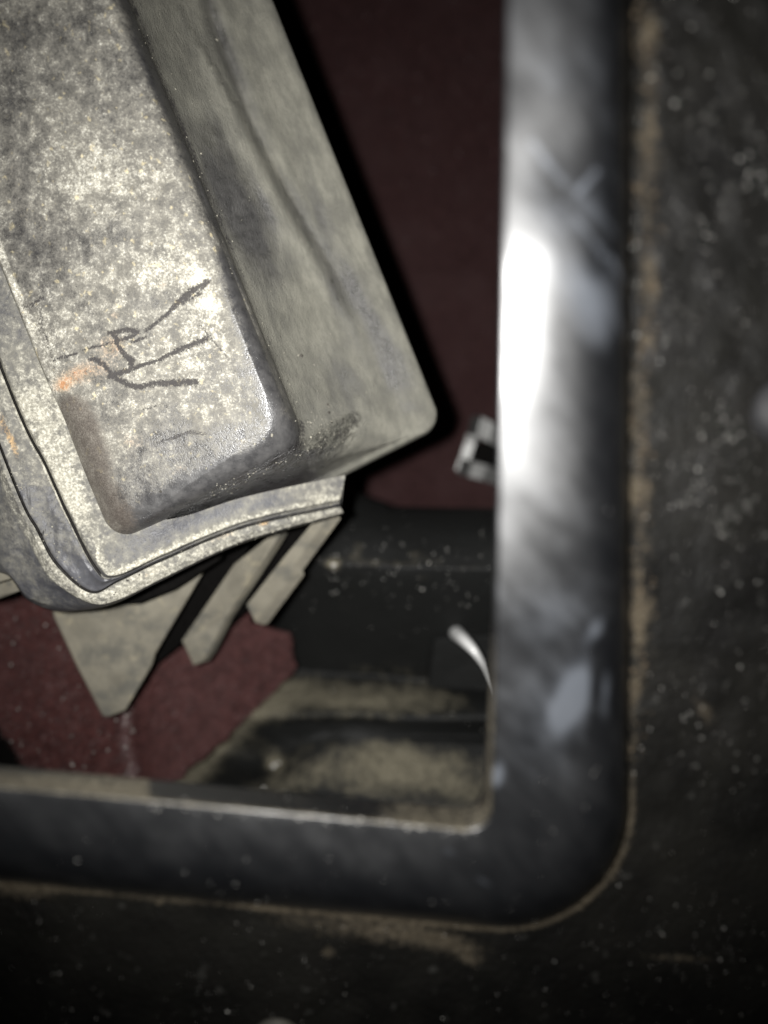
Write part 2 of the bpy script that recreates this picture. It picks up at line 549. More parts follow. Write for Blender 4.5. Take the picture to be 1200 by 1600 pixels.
# lid face: a patch of quads inside the first ring
s0 = ring(*quad((434, 664), (208, 818)), 62, 52)
nb, nr = len(s0[0]), len(s0[1])
bot = np.vstack([s0[0], s0[1][:1]])
rig = np.vstack([s0[1], s0[2][:1]])
top = np.vstack([s0[2], s0[3][:1]])[::-1]
lef = np.vstack([s0[3], s0[0][:1]])[::-1]
u = np.linspace(0, 1, nb + 1)[:, None, None]
v = np.linspace(0, 1, nr + 1)[None, :, None]
patch = (1 - v) * bot[:, None] + v * top[:, None] + (1 - u) * lef[None] + u * rig[None] \
    - ((1 - u) * (1 - v) * bot[0] + u * (1 - v) * bot[-1] + (1 - u) * v * top[0] + u * v * top[-1])
pd = plate_depth(patch[..., 0], patch[..., 1])
pd = pd - 0.0006 * np.sin(np.pi * u[..., 0]) * np.sin(np.pi * v[..., 0]) + 0.00012 * vnoise(patch[..., 0], patch[..., 1], 70, 3) * np.sin(np.pi * u[..., 0])

Vr = at(G[..., 0], G[..., 1], G[..., 2]).reshape(-1, 3)
Vp = at(patch[..., 0], patch[..., 1], pd).reshape(-1, 3)
nV = len(Vr)
faces = np.vstack([grid_faces(len(G), ringN, True), grid_faces(nb + 1, nr + 1, False, nV)])
# weld the patch border to ring 0
idx = np.arange(nV + len(Vp))
gi = lambda i, j: nV + i * (nr + 1) + j
for k in range(nb):
    idx[gi(k, 0)] = k
for k in range(nr):
    idx[gi(nb, k)] = nb + k
for k in range(nb):
    idx[gi(nb - k, nr)] = nb + nr + k
for k in range(nr):
    idx[gi(0, nr - k)] = nb + nr + nb + k
faces = idx[faces]
AX = np.concatenate([G[..., 0].ravel(), patch[..., 0].ravel()])
AY = np.concatenate([G[..., 1].ravel(), patch[..., 1].ravel()])
RI = np.concatenate([np.repeat(np.arange(len(G)), ringN), np.full(len(Vp), -1)])
SD = np.concatenate([np.tile(side_of(s0), len(G)), np.full(len(Vp), -1)])

lid_edge = [(190, -60), (210, 5), (258, 130), (300, 232), (350, 345), (392, 435), (428, 525), (460, 615), (476, 668), (462, 704), (420, 728), (345, 762), (255, 806), (195, 836)]
dl = seg_dist(AX, AY, lid_edge)
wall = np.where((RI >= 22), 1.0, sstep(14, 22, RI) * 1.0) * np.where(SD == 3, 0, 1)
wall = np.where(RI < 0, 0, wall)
dust = 0.55 + blobs(AX, AY, [
    (150, 270, 110, 70, 20, .22), (250, 430, 80, 60, 0, .28), (120, 440, 90, 60, 20, .02), (60, 380, 45, 30, 0, -.16),
    (210, 350, 60, 24, -35, -.14), (40, 60, 50, 40, 0, -.16), (120, 40, 40, 22, 0, -.1), (100, 130, 60, 30, -20, -.08), (60, 140, 40, 60, 0, .0),
    (316, 436, 22, 20, 0, .75), (322, 472, 14, 12, 0, .6), (330, 510, 40, 60, 0, .25), (240, 275, 24, 20, 0, .3), (125, 280, 22, 26, 0, .3), (230, 470, 30, 16, -20, -.25), (60, 520, 60, 40, 0, .30),
    (60, 640, 60, 60, 60, .55), (110, 780, 40, 80, -20, .65), (270, 560, 70, 40, 0, .22), (340, 620, 60, 40, -20, .10),
    (180, 700, 40, 30, 0, .28), (240, 640, 70, 30, 10, .02), (250, 690, 70, 22, -15, -.25), (318, 752, 110, 22, -26, -.62),
    (215, 760, 50, 40, 0, -.2), (350, 690, 60, 26, -30, -.28), (25, 250, 20, 120, -5, -.22), (215, 180, 50, 26, 30, .02)])
low_edge = sstep(600, 690, AY)
dust -= (1.05 + 0.25 * vnoise(AX, AY, 30, 61)) * np.exp(-(dl / (19 + 8 * low_edge + 5 * vnoise(AX, AY, 24, 62))) ** 2) * (RI < 24)
gl = seg_dist(AX, AY, [(352, 405), (378, 480), (404, 560), (428, 640), (434, 682)])
dust -= 0.75 * np.exp(-(gl / (15 + 6 * vnoise(AX, AY, 20, 63))) ** 2) * (RI < 12)
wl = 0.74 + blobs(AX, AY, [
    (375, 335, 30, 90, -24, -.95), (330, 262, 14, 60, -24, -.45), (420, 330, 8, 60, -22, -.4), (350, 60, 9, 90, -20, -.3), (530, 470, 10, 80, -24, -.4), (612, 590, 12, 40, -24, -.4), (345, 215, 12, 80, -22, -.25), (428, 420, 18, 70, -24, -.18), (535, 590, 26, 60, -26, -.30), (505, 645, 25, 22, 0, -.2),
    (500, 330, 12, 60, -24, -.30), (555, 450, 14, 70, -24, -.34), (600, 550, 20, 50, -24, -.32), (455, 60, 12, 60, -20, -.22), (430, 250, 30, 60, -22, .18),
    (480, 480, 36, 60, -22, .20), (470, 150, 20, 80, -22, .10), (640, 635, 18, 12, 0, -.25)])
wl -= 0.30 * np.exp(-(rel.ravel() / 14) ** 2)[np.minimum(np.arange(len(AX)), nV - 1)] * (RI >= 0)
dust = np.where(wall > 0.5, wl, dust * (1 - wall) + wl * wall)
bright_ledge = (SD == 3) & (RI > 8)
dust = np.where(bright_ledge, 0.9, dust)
# the short wall under the lid's lower edge: its shade painted in dark
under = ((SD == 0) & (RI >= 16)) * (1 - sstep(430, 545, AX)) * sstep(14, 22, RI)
dust = dust * (1 - under) + under * (-0.35 + 0.6 * vnoise(AX, AY, 14, 64))  # shade under the lid edge, painted through the dust mask
wall = np.clip(wall, 0, 1)
rag = np.clip(1.15 * seg_dist(AX, AY, [(200, 850), (330, 782), (430, 738), (490, 708), (530, 680), (552, 655)], [7, 12, 20, 24, 22, 12]), 0, 1) * (RI >= 10)
rust = blobs(AX, AY, [(175, 540, 26, 20, 0, .75), (110, 590, 34, 16, -25, .85), (98, 605, 12, 9, 0, .7), (155, 580, 40, 22, 0, .5), (180, 493, 10, 8, 0, .6), (205, 690, 22, 16, 0, .5),
                      (255, 445, 8, 8, 0, .5), (385, 520, 5, 7, 0, .7), (282, 735, 16, 10, 0, .45), (85, 650, 18, 14, 0, .4)])
brown = seg_dist(AX, AY, [(112, 640), (135, 700), (160, 770), (188, 835)], [30, 32, 34, 30]) + 0.45 * blobs(AX, AY, [(140, 655, 30, 26, 0, 1), (70, 560, 20, 40, -20, .8), (165, 690, 30, 40, 0, .6)])
brown = np.clip(brown, 0, 1.0) * (1.0 + 0.3 * vnoise(AX, AY, 26, 65)) + 0.35 * blobs(AX, AY, [(205, 800, 30, 40, -20, 1), (30, 300, 18, 130, -10, .9), (160, 110, 60, 40, 20, .5)])
strokes = [
    ([(324, 441), (302, 453), (282, 468), (262, 490), (246, 503), (228, 517)], [7, 6.5, 5.5, 3.4, 3.2, 3.6], 1),
    ([(172, 521), (200, 515), (214, 518), (206, 526), (186, 532), (176, 523)], [4.5, 4.5, 4.5, 4, 4, 4], 1),
    ([(206, 535), (216, 531), (227, 527)], [2.6, 2.6, 3], 1), ([(316, 458), (298, 466), (284, 474)], [3.4, 3.4, 3], .9),
    ([(180, 532), (188, 545), (196, 556), (206, 564), (205, 572)], [4, 4.5, 5.5, 7, 6], 1),
    ([(140, 562), (150, 561), (164, 572), (178, 588)], [4, 4.5, 4.5, 5], 1),
    ([(170, 588), (190, 582), (222, 571), (250, 562), (270, 551), (296, 540), (324, 529)], [5, 6, 4.2, 3.5, 5, 4.6, 5], 1),
    ([(180, 590), (200, 601), (216, 605), (238, 600), (268, 598), (306, 597)], [5, 5.5, 5, 5.5, 6, 6], 1),
    ([(83, 563), (108, 556), (120, 552)], [2.6, 2.4, 2.2], .95), ([(130, 547), (150, 542), (176, 535)], [2.4, 2.4, 2.2], .85),
    ([(312, 507), (335, 535), (357, 562)], [2.4, 2.4, 2], .6), ([(246, 692), (280, 681), (296, 675), (320, 678)], [2.6, 3, 3.4, 3.4], .7),
    ([(-4, 405), (12, 450), (22, 478)], [2.2, 2.2, 2.6], .9), ([(28, 483), (50, 476), (68, 464)], [3, 3.4, 3], .85),
    ([(60, 500), (74, 530), (82, 560)], [3, 3, 3], .5), ([(58, 470), (66, 500), (60, 520)], [5, 5, 5], .45),
    ([(222, 640), (250, 632), (262, 636)], [3, 3, 3], .5), ([(200, 650), (215, 645)], [2.5, 2.5], .5)]
mark = np.zeros(len(AX))
onlid = RI < 12
for pts, ws, k in strokes:
    mark = np.maximum(mark, seg_dist(AX, AY, pts, [w_ * 1.12 for w_ in ws]) * k)
mark *= onlid
mark = np.maximum(mark, (0.50 + 0.35 * vnoise(AX, AY, 18, 67)) * np.exp(-((dl - 1) / 10.0) ** 2) * (RI < 22))
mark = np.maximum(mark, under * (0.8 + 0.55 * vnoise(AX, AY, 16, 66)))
V = np.vstack([Vr, Vp])
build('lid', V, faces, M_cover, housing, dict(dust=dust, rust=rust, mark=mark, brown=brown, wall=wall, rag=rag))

# base rim: a stepped lip that runs along the lower end and up the left side
far = (-260, -713)


def rimkey(pts):
    pts = [np.array(p, float) for p in pts]
    pts.append(pts[-1] + np.array([far[0], far[1], -0.0070]))
    return crom(np.array(pts), [60, 60, 40, 24, 30, 36, 60, 60])


def gdrop(y):      # the ledge rises to the lid face further up the left side
    return float(0.0006 + 0.0026 * sstep(540, 700, y))


D = [0.1165, 0.1105, 0.1066, 0.1052, 0.1050, 0.1046, 0.1038, 0.1012]


def rk(xy, dz, extra=None):
    return rimkey([(x, y, D[i] + dz + (extra[i] if extra else 0)) for i, (x, y) in enumerate(xy)])


S = [
    rk([(540, 742), (384, 776), (290, 806), (240, 812), (215, 796), (180, 735), (138, 665), (85, 545)], 0.0006),
    rk([(536, 762), (378, 799), (262, 842), (196, 868), (170, 856), (130, 778), (98, 705), (30, 560)], 0.0002),
    rk([(531, 780), (381, 814), (256, 865), (182, 898), (155, 882), (113, 804), (78, 727), (3, 562)], 0.0),
    rk([(530, 783), (381, 817), (255, 868), (180, 901), (152, 886), (110, 806), (75, 729), (0, 563)], 0.0006),
    rk([(530, 784), (381, 818), (254, 869), (179, 902), (151, 887), (109, 807), (74, 730), (-1, 564)], 0.0022),
    rk([(531, 785), (381, 819), (254, 870), (178, 903), (149, 889), (107, 809), (72, 731), (-3, 565)], 0.0022),
    rk([(531, 785.5), (381, 819.5), (254, 870.5), (178, 903.5), (148, 890), (106, 810), (71, 732), (-4, 566)], 0.0004),
    rk([(531, 786), (381, 820), (254.5, 871), (180, 904), (147, 900), (101, 824), (66, 758), (-8, 596)], 0.0004),
    rk([(531, 787), (381, 821), (255, 872), (183, 905), (146, 912), (98, 858), (64, 798), (-6, 640)], 0.0010),
    rk([(531, 789), (381, 822), (255, 873), (186, 905.5), (144, 923), (96, 885), (63, 830), (0, 690)], 0.0012),
    rk([(531, 790), (381, 823), (255, 874), (186, 906.5), (143.5, 924), (95, 886), (62, 831), (-1, 691)], 0.0030),
    rk([(532, 791), (381, 824.5), (255, 875.5), (186, 908), (142, 926), (93, 888), (60, 833), (-3, 692)], 0.0030),
    rk([(532, 792), (381, 825.5), (255, 876.5), (186, 909), (142, 927), (92, 889), (59, 834), (-4, 693)], 0.0006),
    rk([(535, 797), (381, 836), (255, 892), (189, 925), (143, 935), (88, 896), (54, 838), (-9, 696)], 0.0006),
    rk([(537, 801), (381, 845), (255, 903), (190, 935), (144, 942), (84, 903), (49, 842), (-14, 699)], 0.0012),
    rk([(537, 803), (381, 848), (254, 907), (188, 939), (140, 946), (76, 915), (40, 862), (-24, 720)], 0.0028),
    rk([(534, 805), (379, 849), (250, 908), (180, 943), (122, 953), (60, 940), (26, 912), (-46, 770)], 0.0062),
    rk([(528, 800), (372, 842), (245, 898), (172, 940), (98, 956), (44, 938), (18, 905), (-70, 790)], 0.0085),
    rk([(520, 780), (365, 820), (245, 870), (180, 900), (130, 915), (80, 895), (50, 850), (-40, 740)], 0.0100)]
S = np.array(S)
nsub = [10, 12, 2, 2, 1, 2, 8, 8, 4, 2, 1, 2, 6, 6, 5, 12, 6, 4]
R_ = lin(S, nsub)
bx, by = R_[..., 0], R_[..., 1]
rowi = np.concatenate([[i + j / n for j in range(n)] for i, n in enumerate(nsub)] + [[len(nsub)]])
rows = np.repeat(rowi[:, None], bx.shape[1], 1)
# small dents along the lips
R_[..., 2] += 0.00018 * vnoise(bx, by, 18, 11) * (rows > 6) + 0.00012 * vnoise(bx, by, 7, 12) * (rows > 1.5)
rimdust = 0.62 + blobs(bx, by, [(50, 640, 60, 60, 60, .35), (100, 760, 34, 70, -22, .5), (140, 850, 22, 30, -30, .05), (185, 868, 40, 16, -20, -.15), (300, 815, 80, 12, -20, -.4), (420, 785, 60, 12, -15, -.25), (480, 775, 40, 12, -10, .1)])
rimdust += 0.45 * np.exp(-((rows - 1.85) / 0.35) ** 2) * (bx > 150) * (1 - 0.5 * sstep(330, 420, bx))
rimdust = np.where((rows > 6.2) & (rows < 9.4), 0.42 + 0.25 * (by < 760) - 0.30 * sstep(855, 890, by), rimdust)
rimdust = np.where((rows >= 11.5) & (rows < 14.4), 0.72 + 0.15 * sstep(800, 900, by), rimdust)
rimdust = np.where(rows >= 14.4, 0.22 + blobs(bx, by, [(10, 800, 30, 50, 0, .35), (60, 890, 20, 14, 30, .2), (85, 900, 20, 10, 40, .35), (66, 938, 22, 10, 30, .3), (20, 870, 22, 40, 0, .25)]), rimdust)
rimdust = rimdust + 0.05 * sstep(360, 520, bx) * (bx > 200)
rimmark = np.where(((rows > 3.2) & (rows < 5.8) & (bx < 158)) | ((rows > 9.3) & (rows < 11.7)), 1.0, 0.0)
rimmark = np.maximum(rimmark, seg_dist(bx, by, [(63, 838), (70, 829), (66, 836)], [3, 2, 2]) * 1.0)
rimrust = blobs(bx, by, [(18, 690, 6, 30, -22, .9), (412, 818, 12, 4, -15, .9), (350, 838, 30, 5, -20, .45), (240, 893, 60, 6, -25, .35), (0, 660, 8, 20, 0, .5)])
nr_, nc_ = bx.shape
cap = [[i * nc_ for i in range(nr_)], [i * nc_ + nc_ - 1 for i in range(nr_)][::-1]]
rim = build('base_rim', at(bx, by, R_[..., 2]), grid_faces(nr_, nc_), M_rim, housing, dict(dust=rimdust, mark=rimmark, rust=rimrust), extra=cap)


def slab(name, pts, thick, material, parent, d=None, bevel=0.0003, sub=10):
    """a plate whose outline is (px, py, depth) corners, given real thickness away from the lens"""
    P = np.array([at(*p) for p in pts])
    n = np.cross(P[1] - P[0], P[2] - P[0])
    n /= np.linalg.norm(n)
    if n[2] > 0:
        n = -n
    c = P.mean(0)
    k = len(P)
    dirs = (c - P) / np.linalg.norm(c - P, axis=1)[:, None]
    rows = [P + dirs * bevel, P + n * bevel, P + n * (thick - bevel), P + dirs * bevel + n * thick]
    V = np.vstack(rows)
    f = []
    for r in range(3):
        for j in range(k):
            j2 = (j + 1) % k
            f.append([r * k + j, r * k + j2, (r + 1) * k + j2, (r + 1) * k + j])
    f.append(list(range(k))[::-1])
    f.append([3 * k + j for j in range(k)])
    return build(name, V, f, material, parent, smooth=False)


slab('rib', [(70, 910, .1270), (84, 965, .1280), (120, 1042, .1300), (160, 1119, .1322), (170, 1121, .1322), (196, 1111, .1318), (238, 1040, .1298), (243, 1022, .1292), (335, 866, .1250), (345, 820, .1240), (160, 860, .1250)],
     0.0022, M_tan, housing)
slab('rim_shade', [(118, 930, .1195), (165, 946, .1195), (216, 943, .1195), (272, 921, .1200), (342, 876, .1210), (350, 850, .1205), (150, 890, .1190)], 0.003, M_dark, housing)  # black slab added to stand for the shadow under the rim
slab('rib', [(428, 832, .1265), (366, 880, .1300), (283, 1002, .1350), (301, 1040, .1368), (316, 1035, .1365), (325, 1022, .1360), (352, 970, .1340), (398, 900, .1305), (440, 832, .1260)],
     0.0020, M_tan, housing)
slab('rib', [(492, 812, .1240), (444, 868, .1275), (384, 946, .1315), (397, 972, .1330), (402, 971, .1330), (446, 914, .1298), (462, 893, .1288), (459, 884, .1282), (518, 802, .1230)],
     0.0020, M_tan, housing)
slab('fin_shade', [(300, 850, .1290), (400, 840, .1290), (300, 985, .1370), (280, 1010, .1380), (240, 1042, .1380)], 0.003, M_dark, housing)  # black slabs added to stand for the shade between the fins
slab('fin_shade', [(410, 838, .1310), (500, 808, .1310), (405, 935, .1390), (385, 955, .1395), (352, 985, .1395)], 0.003, M_dark, housing)
slab('lower_flange', [(-160, 880, .116), (-160, 968, .119), (0, 936, .118), (40, 921, .117), (46, 900, .116)], 0.0015, M_tan, housing)
slab('side_wall', [(-220, 700, .107), (-220, 960, .1135), (-10, 914, .1130), (26, 903, .1130), (-20, 800, .110)], 0.0015, M_tan, housing)


# dirt crumbs caked on the housing
def crumbs(name, spots, material, parent, kind='stuff', hemi=True):
    V, Fc = [], []
    for x, y, d, r in spots:
        c = at(x, y, d)
        k0 = len(V)
        ph = random.random() * 6.28
        a, b = 0.6 + random.random() * 0.7, 0.5 + random.random() * 0.6
        V.append(c + np.array([0, 0, r * (0.6 + random.random() * .5)]))
        for q in range(2):
            for j in range(6):
                an = ph + j * math.pi / 3
                rr = r * (0.75 if q == 0 else 1.0) * random.uniform(0.75, 1.2)
                V.append(c + np.array([rr * a * math.cos(an), rr * b * math.sin(an), r * (0.35 if q == 0 else -0.5)]))
        for j in range(6):
            j2 = (j + 1) % 6
            Fc.append([k0, k0 + 1 + j, k0 + 1 + j2])
            Fc.append([k0 + 1 + j, k0 + 7 + j, k0 + 7 + j2, k0 + 1 + j2])
    o = build(name, V, Fc, material, parent, smooth=False)
    if kind:
        o['kind'] = kind
    return o


from mathutils import Vector
from mathutils.bvhtree import BVHTree


def bvh(o):
    me = o.data
    n = len(me.vertices)
    co = np.empty(n * 3, np.float32)
    me.vertices.foreach_get('co', co)
    return BVHTree.FromPolygons([Vector(c) for c in co.reshape(-1, 3).tolist()], [tuple(p.vertices) for p in me.polygons])


def hit(tree, px, py):
    dv = Vector(((px - 600) / F, (800 - py) / F, -1)).normalized()
    r = tree.ray_cast(Vector((0, 0, H)), dv)
    return None if r[0] is None else H - r[0].z


lid = bpy.data.objects['lid']
t_lid = bvh(lid)
t_rim = bvh(rim)
sp_l, sp_d = [], []
for _ in range(60):
    x = random.gauss(505, 22); y = random.gauss(668, 16)
    sp_l.append((x, y, random.uniform(0.00005, 0.00015)))
for _ in range(70):
    t = random.random()
    sp_l.append((330 + 190 * t + random.gauss(0, 6), 768 - 82 * t + random.gauss(4, 5), random.uniform(0.00005, 0.00014)))
for _ in range(170):
    y = random.uniform(-20, 640)
    sp_l.append((y * 0.398 + random.uniform(235, 380), y, random.uniform(0.00003, 0.00009)))
for _ in range(40):
    t = random.random()
    sp_l.append((215 + 250 * t + random.gauss(0, 9), 20 + 620 * t + random.gauss(0, 8), random.uniform(0.00005, 0.00013)))
sp_l += [(338, 62, .00028), (314, 240, .0002), (302, 252, .00016), (268, 747, .0002), (251, 768, .00022), (320, 637, .00018), (412, 686, .0002), (425, 680, .0003), (398, 694, .00022), (322, 732, .0002), (330, 726, .00016), (466, 555, .00018)]
light, dark = [], []
for x, y, r in sp_l:
    d = hit(t_lid, x, y)
    dr = hit(t_rim, x, y)
    if d and (dr is None or dr > d):
        (dark if random.random() < 0.22 else light).append((x, y, d, r))
for x, y in [(538, 676), (536, 655), (470, 556), (512, 632), (514, 645), (518, 660)]:
    d = hit(t_lid, x, y)
    if d:
        dark.append((x, y, d, 0.00030))
lr = []
for _ in range(130):
    t = random.random()
    x = 160 + 370 * t
    y = 945 - 150 * t + random.gauss(-8 - 12 * t * 0, 12)
    lr.append((x, y))
for _ in range(40):
    t = random.random()
    lr.append((20 + 120 * t + random.gauss(-6, 6), 740 + 190 * t + random.gauss(0, 6)))
for x, y in lr:
    d = hit(t_rim, x, y)
    dl_ = hit(t_lid, x, y)
    if d and (dl_ is None or dl_ > d):
        (dark if random.random() < 0.3 else light).append((x, y, d, random.uniform(0.00006, 0.00018)))
crumbs('dust_crumbs', light, M_crumb, housing)
crumbs('dirt_crumbs', dark, M_crumb_dark, housing)

# ------------------------------------------------------------------ trim panel with the opening, nearest the lens
NA, NB, NR = 24, 330, 380


def panel_depth(px, py):
    yy = (800 - py) / F
    return 0.06447 / (1 + 0.2 * yy)


panel = empty('trim_panel', tuple(at(870, 1400, 0.085)),
              'black plastic trim panel with a smooth raised surround around its rectangular opening', 'trim panel')


def pring(A, r, lx, ty, off, sl=0.092, tx=0.022):
    A = np.array(A, float)
    B = np.array([lx, A[1] + sl * (lx - A[0])])
    D_ = np.array([A[0] + tx * (A[1] - ty), ty])
    C = np.array([lx, ty + 0.0])
    s = ring(A, B, C, D_, r, 40, 40, 40)
    P = np.vstack(s)
    return np.column_stack([P, panel_depth(P[:, 0], P[:, 1]) + off])


# the smooth surround: wall of the opening, funnel face, crest, then a steep fall to the panel
keyb = [
    pring((753, 1266), 36, -700, -520, 0.0044, tx=0.058),
    pring((757, 1282), 38, -705, -522, 0.0022, tx=0.042),
    pring((763, 1292), 40, -708, -524, 0.0010, tx=0.027),
    pring((768, 1298), 42, -712, -526, 0.0003, tx=0.0195),
    pring((772, 1303), 45, -716, -530, 0.0000, tx=0.0185),
    pring((812, 1340), 74, -735, -550, -0.00042, tx=0.016),
    pring((862, 1376), 110, -755, -575, -0.00068, tx=0.010),
    pring((910, 1410), 150, -775, -600, -0.00070, tx=0.006),
    pring((940, 1434), 176, -790, -615, -0.0003, tx=0.004),
    pring((960, 1450), 196, -800, -625, 0.0006, tx=0.003),
    pring((974, 1461), 208, -806, -632, 0.0023, tx=0.002),
    pring((981, 1467), 214, -812, -640, 0.0062, tx=0.002)]
B_ = crom(np.array(keyb), [3, 3, 2, 3, 12, 14, 14, 8, 5, 4, 4])
X, Y = B_[..., 0], B_[..., 1]
B_[..., 2] += 0.00025 * vnoise(X, Y, 130, 21)
nrow = B_.shape[0]
rr = np.repeat(np.arange(nrow)[:, None], B_.shape[1], 1)
smear = -0.22 * sstep(1230, 1300, Y) + 0.17 * sstep(1270, 1080, Y) * (1 - 0.8 * sstep(905, 950, X) * sstep(520, 600, Y)) + blobs(X, Y, [
    (905, 330, 40, 50, 60, .30), (930, 480, 60, 40, 75, .55), (890, 430, 60, 30, 60, .35), (870, 120, 50, 50, 0, .18), (850, 300, 40, 70, 0, .2),
    (890, 1090, 16, 40, 12, 1.5), (912, 1075, 10, 40, 5, .9), (872, 1120, 16, 22, 0, .7), (946, 1080, 8, 40, 4, .7), (930, 985, 10, 22, 30, .7), (776, 1212, 9, 18, 12, 1.2),
    (840, 1180, 60, 90, 0, .22), (880, 950, 70, 40, -30, .2), (850, 1030, 60, 120, 0, .15), (640, 1360, 120, 40, 5, .22), (740, 1335, 60, 30, 0, .22),
    (757, 1378, 22, 7, 30, .55), (700, 1330, 20, 8, 15, .45), (905, 1330, 30, 50, 40, .1)])
for pts, w_, k in [([(832, 222), (852, 252), (880, 286)], 8, .9), ([(903, 300), (932, 268)], 8, 1.0), ([(880, 318), (915, 360), (944, 402)], 8, .85), ([(955, 405), (974, 440)], 9, .8),
                   ([(925, 320), (970, 372)], 8, .5), ([(850, 318), (890, 372)], 7, .35), ([(948, 470), (972, 520)], 9, .6), ([(930, 440), (960, 490)], 7, .4), ([(838, 275), (850, 290)], 8, .5)]:
    smear = np.maximum(smear, smear * 0.4 + k * np.clip(1.2 - seg_dist(X, Y, pts) / w_, 0, 1) * (0.8 + 0.3 * vnoise(X, Y, 12, 27)))
smear -= 0.3 * np.exp(-(seg_dist(X, Y, [(850, 275), (885, 318), (930, 368)]) / 8) ** 2)
bottom = sstep(1180, 1250, Y) * (1 - sstep(735, 775, X))
wallrow = rr <= 7
bd = np.where(wallrow, bottom * (0.18 + 1.0 * (1 - sstep(225, 240, X)) + 0.42 * sstep(560, 640, X)), 0)
bd = bd + bottom * 1.25 * np.exp(-((rr - 9.2) / 1.6) ** 2)  # highlight along the lower lip, painted in as a pale line
bd = bd + (1 - bottom) * 0.75 * sstep(900, 1060, Y) * np.exp(-((rr - 6.0) / 3.6) ** 2)
bd = bd + 0.8 * (rr >= nrow - 3)
build('surround', at(X, Y, B_[..., 2]), grid_faces(nrow, B_.shape[1], True), M_bezel, panel, dict(smear=smear, dust=bd))

# grained panel outside the surround
keyp = [
    pring((978, 1465), 212, -810, -638, 0.0060, tx=0.002),
    pring((990, 1474), 222, -816, -645, 0.0062, tx=0.002),
    pring((1040, 1515), 250, -840, -670, 0.0063, tx=0.002),
    pring((1120, 1590), 290, -880, -720, 0.0064, tx=0.002),
    pring((1260, 1720), 320, -960, -800, 0.0066, tx=0.002),
    pring((1700, 2150), 200, -1300, -1100, 0.0070, tx=0.0, sl=0.05),
    pring((1712, 2162), 200, -1312, -1112, 0.0085, tx=0.0, sl=0.05)]
P_ = crom(np.array(keyp), [8, 16, 22, 24, 14, 2])
X, Y = P_[..., 0], P_[..., 1]
P_[..., 2] += 0.00015 * vnoise(X, Y, 40, 22)
edge = seg_dist(X, Y, [(1016, -80), (1014, 300), (1012, 500), (1002, 720), (1000, 900), (994, 1060), (990, 1160)])
wv = 9 * vnoise(X, Y, 45, 23) + 7 * vnoise(X, Y, 14, 24)
gap = np.clip(0.62 + 0.55 * vnoise(X * 0.3, Y, 38, 26) + 0.3 * vnoise(X, Y, 13, 28), 0.48, 1.15)
gd = 0.95 * gap * np.exp(-((edge + wv) / (14 + 6 * vnoise(X, Y, 60, 25))) ** 2) * (1 - 0.75 * sstep(1130, 1230, Y))
gd = gd + 0.30 * np.exp(-(seg_dist(X, Y, [(985, 560), (978, 800)]) / 13) ** 2) * (0.5 + vnoise(X, Y, 10, 29))
pr = np.repeat(np.arange(P_.shape[0])[:, None], P_.shape[1], 1)
low = sstep(1130, 1230, Y)
gd = gd + low * (0.95 * np.exp(-((pr - 7) / 3.0) ** 2)) * (0.75 + 0.3 * vnoise(X, Y, 40, 20))
gd = gd + blobs(X, Y, [(600, 1455, 120, 22, 8, .75), (700, 1474, 60, 18, 15, .5), (738, 1494, 34, 12, 35, .25), (30, 1388, 70, 18, 8, .8), (250, 1412, 60, 10, 8, .2), (460, 1440, 60, 16, 14, .3),
                       (960, 1340, 40, 40, -45, .18), (1060, 1497, 55, 6, 3, .75), (1100, 1110, 14, 34, -30, .55), (1165, 500, 40, 60, 0, .12), (512, 1488, 10, 8, 0, .9), (730, 1500, 16, 8, 30, .5), (249, 1410, 6, 4, 0, .8)])
build('grained_panel', at(X, Y, P_[..., 2]), grid_faces(P_.shape[0], P_.shape[1], True), M_grain, panel, dict(dust=gd))


def dome(name, px, py, d, rad, h, material, parent, label=None):
    c = at(px, py, d)
    V, Fc = [], []
    nn, mm = 32, 8
    prof = [(1.04, -0.25), (1.03, 0.02), (1.01, 0.06), (1.0, 0.10)] + [(math.cos(a), 0.12 + math.sin(a)) for a in np.linspace(0.05, math.pi / 2 * 0.97, mm)]
    for r, z in prof:
        for j in range(nn):
            a = j * 2 * math.pi / nn
            V.append(c + np.array([rad * r * math.cos(a), rad * r * math.sin(a), h * z]))
    m = len(prof)
    for i in range(m - 1):
        for j in range(nn):
            j2 = (j + 1) % nn
            Fc.append([i * nn + j, i * nn + j2, (i + 1) * nn + j2, (i + 1) * nn + j])
    Fc.append([(m - 1) * nn + j for j in range(nn)])
    o = build(name, V, Fc, material, parent)
    if label:
        o['label'] = label
    return o


pdp = lambda x, y: panel_depth(x, y) + 0.0066
dome('stud', 432, 1622, float(pdp(432, 1622)), 0.0026, 0.0016, M_stud, panel, 'dull brown domed stud below the surround')
dome('stud', 1226, 640, float(pdp(1226, 640)), 0.0030, 0.0016, M_stud2, panel, 'pale grey domed stud at the right of the panel')

